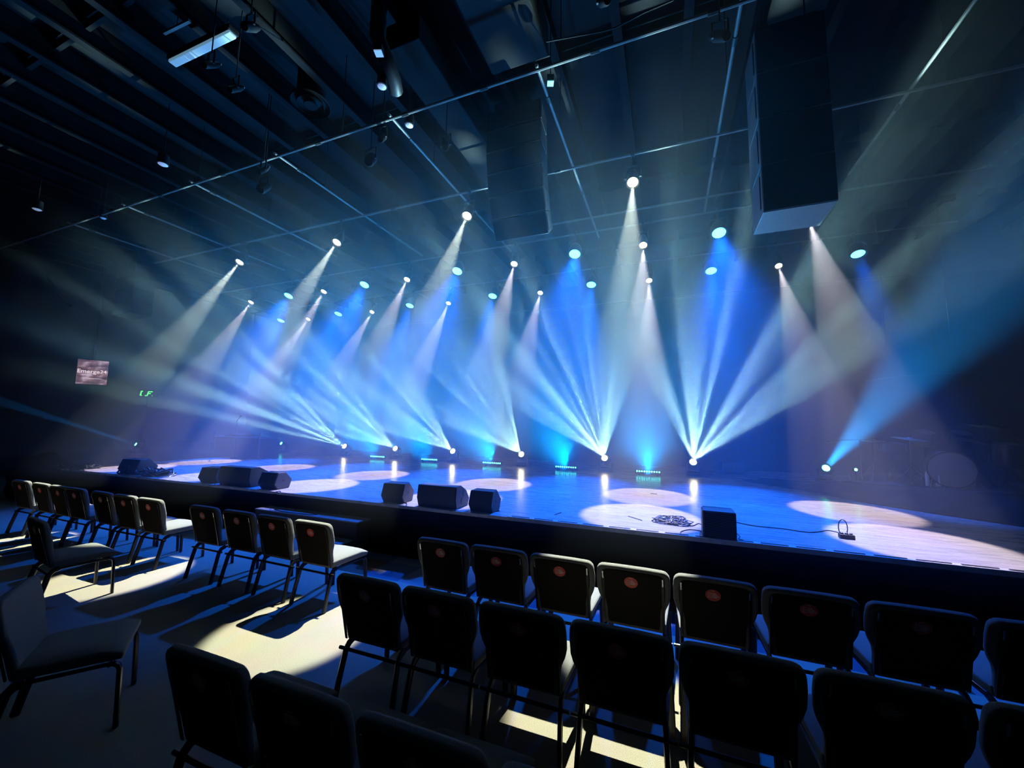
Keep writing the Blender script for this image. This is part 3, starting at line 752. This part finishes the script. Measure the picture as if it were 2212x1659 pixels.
MB().lathe([(.033, 0), (.035, .02), (.035, .15), (.014, .19), (.014, .21)], n=14).build('bottle', mat('bottle_blue', (.06, .08, .3), .15), t)
MB().lathe([(.016, .205), (.016, .23)], n=12).build('cap', M['white_part'], t)
q = on_z(150, 1013, HS)
cable_pile(q.x, q.y + .1, 8, .5, 'cables strewn at the far left corner of the stage', seed=31, tk=.02, zz=.08, asp=.4)
q = on_z(158, 1013, HS)
cable_pile(q.x, q.y, 2, .2, 'pale cable ends glinting at the far left corner of the stage', 'white_part', seed=33, tk=.012, zz=.06, asp=.4)
pts = [(-5.55, YS - .12, .48), (-5.75, YS - .2, .478), (-5.5, YS - .24, .478), (-4.95, YS - .22, .478), (-4.88, YS - .16, .478), (-5.2, YS - .1, .478), (-5.5, YS - .05, .478)]
tag(MB().tube(pts, .006, 6).build('loose_cable', M['cable']), 'black cable lying on the top step', 'cable')

# heap at the left end of the stage
q = on_z(80, 1045, 0)
bm = bmesh.new(); bmesh.ops.create_icosphere(bm, subdivisions=4, radius=1)
for v in bm.verts:
    n_ = .12 * math.sin(5 * v.co.x + 1) * math.cos(4 * v.co.y) + .06 * math.sin(11 * v.co.z + 3 * v.co.x)
    f_ = 1 + n_; v.co = Vector((v.co.x * .75 * f_, v.co.y * .5 * f_, max(v.co.z * f_, -.55) * .62 + .341))
me = bpy.data.meshes.new('covered_case'); bm.to_mesh(me); bm.free(); me.shade_smooth(); me.materials.append(M['cloth'])
o = bpy.data.objects.new('covered_case', me); COL.objects.link(o); o.location = (-13.75, 4.75, 0); o.scale = (1, 1, 1.05)
tag(o, 'dark cloth covered case heaped at the left end of the stage', 'case')

# keyboard table at the back left
q = on_y(480, 985, 8.6)
t = thing('equipment_desk', 'dark draped desk with a thin rail frame at the back left of the stage', 'desk', (-13.3 + .9, 8.6, HS))
MB().box((0, 0, .30), (2.0, .7, .6)).build('desk_body', M['cloth'], t, bevel=.02)
MB().box((0, 0, .615), (2.1, .76, .03)).build('desk_top', M['side_panel'], t, bevel=.006)
for s_ in (-1, 1): MB().tube([(s_ * 1.05, -.36, 0), (s_ * 1.05, -.36, .78)], .014, 6).build('frame_post', M['pipe'], t)
MB().tube([(-1.05, -.36, .70), (1.05, -.36, .70)], .012, 6).build('rail', M['pipe'], t)
t2 = thing('keyboard', 'slim dark keyboard lying on the draped desk', 'keyboard', (-12.7, 8.55, HS + .63))
MB().box((0, 0, .04), (1.0, .3, .07)).build('body', M['cab'], t2, bevel=.01)
MB().box((0, -.08, .078), (.9, .12, .01)).build('keys', M['side_panel'], t2)
def mic_stand(x, y, z, hgt, label, boom=(.5, 0, .1), rz=0):
    t = thing('microphone_stand', label, 'microphone stand', (x, y, z), rz)
    MB().lathe([(.11, 0), (.11, .015), (.02, .025)], n=18).build('base', M['black_metal'], t)
    MB().tube([(0, 0, .02), (0, 0, hgt)], .011, 8).build('pole', M['pipe'], t)
    b = Vector(boom)
    MB().tube([Vector((0, 0, hgt)) - b * .3, Vector((0, 0, hgt)) + b], .008, 6).build('boom', M['pipe'], t)
    e_ = Vector((0, 0, hgt)) + b
    MB().lathe([(.012, 0), (.014, .09), (.024, .10), (.026, .13), (.018, .155), (.001, .16)], e_, 12, b + Vector((0, 0, -.05))).build('microphone', M['side_panel'], t)
mic_stand(-12.2, 8.1, HS, 1.15, 'microphone stand in front of the draped desk', (.25, -.1, .1))

# gear case behind the last fan light
q = on_y(1583, 1012, 11.3)
t = thing('gear_case', 'dark gear case near the back curtain, right of the last fan light', 'case', (q.x, 11.35, HS))
MB().box((0, 0, .14), (.52, .4, .28)).build('case_body', M['cab'], t, bevel=.01)
MB().box((0, 0, .285), (.54, .42, .015)).build('lid', M['side_panel'], t, bevel=.004)
MB().tube([(-.06, -.21, .12), (-.06, -.235, .15), (.06, -.235, .15), (.06, -.21, .12)], .006, 6).build('handle', M['pipe'], t)

# ------------------------------------------------------------------ drum riser, cloth, kit
RZ = -.30; RIS = HS + .25
t = thing('drum_riser', 'low dark drum riser platform at the right of the stage', 'platform', (3.0, 8.70, HS), RZ)
MB().box((1.3, 1.1, .12), (2.6, 2.2, .24)).build('platform', M['cab'], t)
MB().box((1.3, 1.1, .245), (2.62, 2.22, .01)).build('platform_top', M['side_panel'], t)
Rr = Matrix.Rotation(RZ, 3, 'Z')
def rp(x, y, z=0): return Vector((3.0, 8.70, RIS)) + Rr @ Vector((x, y, z))
inner = [(2.1, 10.4, HS + .03), (2.65, 9.5, HS + .12), (2.98, 8.72, RIS + .004), (4.0, 8.40, RIS + .004), (5.0, 8.09, RIS + .004), (6.0, 7.75, RIS), (8.3, 7.0, RIS)]
outer = [(1.5, 9.9, HS + .01), (2.35, 8.95, HS + .01), (2.85, 8.0, HS + .01), (3.45, 7.38, HS + .01), (4.1, 6.85, HS + .01), (5.4, 6.15, HS + .01), (8.3, 5.1, HS + .01)]
def samp(L_, u_):
    n_ = len(L_) - 1; k_ = min(int(u_ * n_), n_ - 1); f_ = u_ * n_ - k_; f_ = f_ * f_ * (3 - 2 * f_) * .3 + f_ * .7
    return Vector(L_[k_]).lerp(Vector(L_[k_ + 1]), f_)
vs, fs, NU, NV = [], [], 90, 14
for i in range(NU + 1):
    a, b = samp(inner, i / NU), samp(outer, i / NU)
    for j in range(NV + 1):
        v_ = j / NV; p = a.lerp(b, v_)
        drop_ = (1 - v_) ** 2.2
        p.z = b.z + (a.z - b.z) * drop_ + .03 * math.sin(i * .8 + 2.2 * v_) * math.sin(PI * v_) ** .8 + .02 * math.sin(i * .29 + 9 * v_) * math.sin(PI * v_)
        p.z = max(p.z, HS + .008); vs.append(p)
for i in range(NU):
    for j in range(NV):
        a = i * (NV + 1) + j; fs.append((a, a + 1, a + NV + 2, a + NV + 1))
o = MB().add(vs, fs).build('floor_cloth', M['cloth'])
sd = o.modifiers.new('solid', 'SOLIDIFY'); sd.thickness = .006; sd.offset = 1
tag(o, 'black cloth spilling in folds from the drum riser onto the stage', 'cloth')

M['drum_head'] = mat('drum_head', (.20, .20, .22), .5)
M['drum_shell'] = mat('drum_shell', (.03, .03, .035), .3)
M['cymbal'] = mat('cymbal', (.5, .45, .35), .3, 1.0)
def drum(c, axis, r, dp, label, legs=(), group='drums of the drum kit', name='drum', port=False):
    t = thing(name, label, 'drum', c, 0, group)
    ax = Vector(axis).normalized()
    MB().lathe([(r, -dp / 2), (r, dp / 2)], (0, 0, 0), 32, ax, caps=False).build('shell', M['drum_shell'], t)
    MB().lathe([(.001, dp / 2), (r * .98, dp / 2 - .004)], (0, 0, 0), 32, ax, caps=False).build('drum_head', M['drum_head'], t)
    MB().lathe([(.001, -dp / 2), (r * .98, -dp / 2 + .004)], (0, 0, 0), 32, ax, caps=False).build('drum_head', M['drum_head'], t)
    for s_ in (1, -1):
        MB().lathe([(r * 1.0, s_ * dp / 2 - .015), (r * 1.05, s_ * dp / 2 - .015), (r * 1.05, s_ * dp / 2 + .008), (r * .97, s_ * dp / 2 + .008)], (0, 0, 0), 32, ax, caps=False).build('hoop', M['drum_shell'], t)
    if port:
        q_ = Vector((0, 0, 1)).rotation_difference(ax)
        MB().lathe([(.055, dp / 2 + .001), (.055, dp / 2 + .004), (.001, dp / 2 + .004)], q_ @ Vector((0, 0, 0)) + Vector((.13, 0, -.14)), 18, ax).build('port_hole', M['cable'], t)
    for a, b in legs: MB().tube([a, b], .009, 6).build('leg', M['pipe'], t)
    return t
bc = rp(1.22, .42, .285)
drum(bc, (-.25, -1, 0), .28, .40, 'large bass drum with a pale front head on the riser', [((-.24, -.1, -.12), (-.34, -.2, -.283)), ((.24, -.1, -.12), (.36, -.2, -.283))], name='bass_drum', port=True)
def on_stand(p, r, dp, label, axis=(0, -.15, 1)):
    zz = p.z - RIS
    return drum(p, axis, r, dp, label, [((0, 0, -dp / 2), (0, 0, -zz + .25)), ((0, 0, -zz + .3), (.2, -.1, -zz)), ((0, 0, -zz + .3), (-.2, -.1, -zz)), ((0, 0, -zz + .3), (0, .2, -zz))])
on_stand(rp(.62, .75, .60), .17, .14, 'snare drum on a stand left of the bass drum')
on_stand(rp(1.05, 1.05, .78), .15, .22, 'small tom drum above the left of the bass drum', (0, -.4, 1))
on_stand(rp(1.5, 1.05, .78), .15, .22, 'small tom drum above the right of the bass drum', (0, -.4, 1))
on_stand(rp(1.95, .8, .55), .20, .34, 'floor tom drum right of the bass drum')
def cymbal(p, r, label, tilt=.2, two=False):
    t = thing('cymbal_stand', label, 'cymbal', (p.x, p.y, RIS), 0, 'cymbals of the drum kit')
    z = p.z - RIS; ax = Vector((tilt, -tilt, 1))
    MB().tube([(0, 0, .25), (0, 0, z + .03)], .010, 8).build('pole', M['pipe'], t)
    for a in (0, 2.1, 4.2): MB().tube([(0, 0, .3), (.25 * math.cos(a), .25 * math.sin(a), .005)], .009, 6).build('leg', M['pipe'], t)
    MB().lathe([(.001, .02), (.03, .018), (.045, .004), (r, -.012), (r, -.015), (.04, .0), (.001, .01)], (0, 0, z), 32, ax, caps=False).build('cymbal', M['cymbal'], t)
    if two: MB().lathe([(.001, -.04), (.04, -.03), (r, -.02), (r, -.024), (.001, -.045)], (0, 0, z), 32, ax, caps=False).build('lower_cymbal', M['cymbal'], t)
c_ = on_y(1965, 947, 8.9); cymbal(c_, .24, 'wide crash cymbal at the left of the drum kit', .1)
c_ = on_y(2130, 920, 8.9); cymbal(c_, .26, 'highest ride cymbal at the right of the drum kit', .12)
c_ = on_y(2100, 951, 8.9); cymbal(c_, .18, 'small bright splash cymbal below the ride cymbal', .25)
c_ = on_y(1930, 953, 8.9); cymbal(rp(.35, .8, c_.z - RIS), .18, 'hi-hat pair of cymbals nearest the teal light', .02, True)
b_ = on_z(1925, 1038, RIS); mic_stand(rp(.15, .35).x, rp(.15, .35).y, RIS, .72, 'short boom microphone stand at the left front of the drum kit', (-.35, 0, -.02), 0)
for i, (px, lb) in enumerate([(2006, 'left of its twin before the bass drum'), (2028, 'right of its twin before the bass drum')]):
    b_ = on_y(px, 1046, 8.62)
    tt = thing('water_bottle', ('slim' if i == 0 else 'wide') + ' pale bottle ' + lb, 'bottle', (b_.x, 8.62 - (.0 if i else -.02), RIS))
    w0 = .026 if i == 0 else .036
    MB().lathe([(w0, 0), (w0, .19), (w0 * .5, .22), (w0 * .5, .24)], n=14).build('bottle', M['white_part'], tt)
    MB().lathe([(w0 * .55, .24), (w0 * .55, .262)], n=12).build('cap', M['drum_shell'], tt)
q = on_y(1883, 1013, 8.4)
t = thing('pin_light', 'tiny glowing green lamp on a stand at the left of the drum kit', 'lamp', (rp(.06, .25).x, rp(.06, .25).y, RIS))
MB().tube([(0, 0, 0), (0, 0, .16)], .01, 6).build('stem', M['black_metal'], t)
MB().lathe([(.03, 0), (.03, -.06), (.001, -.07)], (0, -.01, .19), 12, (0, -1, .1), caps=False).build('lamp_body', M['black_metal'], t)
MB().lathe([(.024, 0), (.001, .01)], (0, -.018, .19), 12, (0, -1, .1), caps=False).build('lens', M['lens_teal'], t)
qs = [on_y(a, b, 11.9) for a, b in [(1867, 824), (1920, 816), (1990, 809), (2060, 806), (2130, 806)]]
t = thing('drape_rail', 'thin curved pale rail above the drums at the right', 'rail', qs[0])
MB().tube([p - qs[0] for p in qs], .012, 6).build('tube', M['pipe'], t)
for p in (qs[1], qs[3]): MB().tube([p - qs[0], Vector((p.x, p.y, ZC)) - qs[0]], .006, 5).build('hanger', M['dark_pipe'], t)

# ------------------------------------------------------------------ chairs
BT = math.radians(13)
def back_pt(x, h, t_):
    """h up the back from its foot, t_ forward of its rear face"""
    return Vector((x, -.205 - math.sin(BT) * h + math.cos(BT) * t_, .385 + math.cos(BT) * h + math.sin(BT) * t_))
def make_chair():
    t = thing('banquet_chair', 'x', 'chair', (0, 0, 0))
    HB = .468
    prof = [(.205, 0), (.212, .04), (.214, .13), (.222, .18), (.245, .235), (.256, .28), (.258, .36), (.254, .415)]
    cr_ = [(.254 - .052 * (1 - math.cos(a)) , .415 + .052 * math.sin(a)) for a in (.4, .8, 1.2, 1.57)]
    half = prof + cr_
    out = half + [(-.1, HB + .002), (.1, HB + .002)][::-1] + [(-a, b) for a, b in half[::-1]]
    n = len(out)
    vs = []
    for tt, sc in ((0, .0), (.05, .0)):
        for a, b in out: vs.append(back_pt(a, b, tt))
    m = MB(); m.add(vs, [tuple(range(n)), tuple(range(2 * n - 1, n - 1, -1))] + [(i, n + i, n + (i + 1) % n, (i + 1) % n) for i in range(n)])
    back = m.build('backrest', M['fabric'], t, bevel=.017, seg=3)
    sc = [(a * .86, .03 + b * .885) for a, b in out]
    vs = [back_pt(a, b, tt) for tt in (-.006, .002) for a, b in sc]
    m = MB(); m.add(vs, [tuple(range(n)), tuple(range(2 * n - 1, n - 1, -1))] + [(i, n + i, n + (i + 1) % n, (i + 1) % n) for i in range(n)])
    pan = m.build('back_panel', M['back_fabric'], back, bevel=.004, seg=2)
    for s_ in (-1, 1):
        m = MB()
        R_ = Matrix.Rotation(BT, 3, 'X')
        m.box(back_pt(s_ * .207, .2, -.007), (.018, .008, .36), R_)
        m.build('back_channel', M['leg_metal'], back, bevel=.002)
        m = MB(); m.box(back_pt(s_ * .207, .40, -.0125), (.010, .004, .055), R_)
        m.build('bracket', M['chrome'], back, bevel=.001)
    # sticker
    m = MB(); c = back_pt(-.008, .365, -.0075); nrm = back_pt(0, 0, -1) - back_pt(0, 0, 0)
    ring = [Vector((c.x + .046 * math.cos(a), 0, 0)) for a in range(1)]
    vv = []
    for q_ in (0, -.0012):
        for i in range(28):
            a = 2 * PI * i / 28
            vv.append(back_pt(-.008 + .047 * math.cos(a), .365 + .041 * math.sin(a), -.0062 + q_))
    m.add(vv, [tuple(range(28)), tuple(range(55, 27, -1))] + [(i, 28 + i, 28 + (i + 1) % 28, (i + 1) % 28) for i in range(28)])
    st = m.build('sticker', M['red'], back, smooth=False); st['label'] = 'round red sticker with white print'
    m = MB(); R_ = Matrix.Rotation(BT, 3, 'X')
    def bar(x, h, w, hh): m.box(back_pt(x, h, -.0080), (w, .0008, hh), R_)
    bar(-.036, .365, .002, .034); bar(-.018, .365, .002, .034); bar(-.027, .381, .018, .002); bar(-.027, .349, .018, .002); bar(-.027, .366, .005, .006)
    for k, w in enumerate((.020, .030, .040, .028)): bar(-.012 + w / 2, .379 - k * .0095, w, .0042)
    bar(-.008, .397, .022, .002)
    m.build('sticker_print', M['white_print'], back, smooth=False)
    # seat cushion
    vs = []; fs = []
    NX, NY = 10, 10
    def sz(u_, v_):
        x = (u_ - .5); y = (v_ - .5)
        w = .495 - .05 * (1 - v_) ; d_ = .47
        ex = 1 - abs(2 * x) ** 5; ey = 1 - abs(2 * y) ** 5
        return Vector((x * w, .035 + y * d_, .455 + .028 * max(ex, 0) ** .5 * max(ey, 0) ** .5 - .02 * max(0, v_ - .8) / .2))
    for i in range(NX + 1):
        for j in range(NY + 1): vs.append(sz(i / NX, j / NY))
    for i in range(NX + 1):
        for j in range(NY + 1):
            p = sz(i / NX, j / NY); vs.append(Vector((p.x * .97, .035 + (p.y - .035) * .97, .392)))
    o_ = (NX + 1) * (NY + 1)
    for i in range(NX):
        for j in range(NY):
            a = i * (NY + 1) + j
            fs.append((a, a + NY + 1, a + NY + 2, a + 1)); fs.append((o_ + a, o_ + a + 1, o_ + a + NY + 2, o_ + a + NY + 1))
    for i in range(NX):
        for j in (0, NY):
            a = i * (NY + 1) + j; fs.append((a, a + NY + 1, o_ + a + NY + 1, o_ + a))
    for j in range(NY):
        for i in (0, NX):
            a = i * (NY + 1) + j; fs.append((a, a + 1, o_ + a + 1, o_ + a))
    m = MB(); m.add(vs, fs); m.build('seat', M['fabric'], t, bevel=.012, seg=2)
    # frame
    for s_ in (-1, 1):
        m = MB(); m.tube([(s_ * .222, .215, .375), (s_ * .224, .243, .358), (s_ * .226, .252, .33), (s_ * .232, .258, .15), (s_ * .236, .262, .004)], .0165, 8, (1.35, .9)); m.build('leg', M['leg_metal'], t)
        m = MB(); m.tube([(s_ * .208, -.14, .375), (s_ * .209, -.185, .36), (s_ * .212, -.21, .33), (s_ * .220, -.25, .16), (s_ * .226, -.285, .004)], .0165, 8, (.9, 1.45)); m.build('leg', M['leg_metal'], t)
        m = MB(); m.tube([(s_ * .210, -.18, .372), (s_ * .222, .22, .372)], .012, 8); m.build('side_rail', M['leg_metal'], t)
    m = MB(); m.tube([(-.262, -.215, .335), (.262, -.215, .335)], .0115, 8); m.build('rear_stretcher', M['leg_metal'], t)
    m = MB(); m.tube([(-.22, .2, .362), (.22, .2, .362)], .011, 8); m.build('front_stretcher', M['leg_metal'], t)
    return t
CH = make_chair(); used = [False]
def put(x, y, rz, label, group):
    if not used[0]:
        used[0] = True; CH.location = (x, y, 0); CH.rotation_euler = (0, 0, rz); CH['label'] = label; CH['group'] = group; return CH
    return dup(CH, (x, y, 0), rz, label, group)
rr = random.Random(4)
NTH = ['first', 'second', 'third', 'fourth', 'fifth', 'sixth', 'seventh', 'eighth']
for i in range(8):
    put(-1.855 + .532 * i, 3.37, rr.uniform(-.012, .012), 'charcoal chair in the front row right of the aisle, %s from the aisle' % NTH[i], 'front row right of the aisle')
for i in range(7):
    put(-1.855 + .535 * i, 2.44, rr.uniform(-.012, .012), 'charcoal chair in the second row right of the aisle, %s from the aisle' % NTH[i], 'second row right of the aisle')
for i in range(4):
    put(-1.90 + .55 * i, 1.49, rr.uniform(-.01, .01), 'charcoal chair in the nearest row right of the aisle, %s from the aisle' % NTH[i], 'nearest row right of the aisle')
for i, x in enumerate([-3.38, -3.94, -4.50, -5.10]):
    put(x, 3.37, rr.uniform(-.02, .02), 'charcoal chair in the front row left of the aisle, %s from the aisle' % NTH[i], 'front row left of the aisle')
for i, x in enumerate([-6.18, -6.74, -7.29, -7.99, -8.46, -9.01, -9.67]):
    put(x, 3.37, rr.uniform(-.02, .02) + (.05 if i == 6 else 0), 'charcoal chair in the far left front row, %s from its near end' % NTH[i], 'far left front row')
put(-5.84, 2.30, -.12, 'lone charcoal chair turned aslant behind the far left front row', 'loose chairs')
put(-3.50, 1.44, -.60, 'large near charcoal chair turned to the right at the left edge', 'loose chairs')
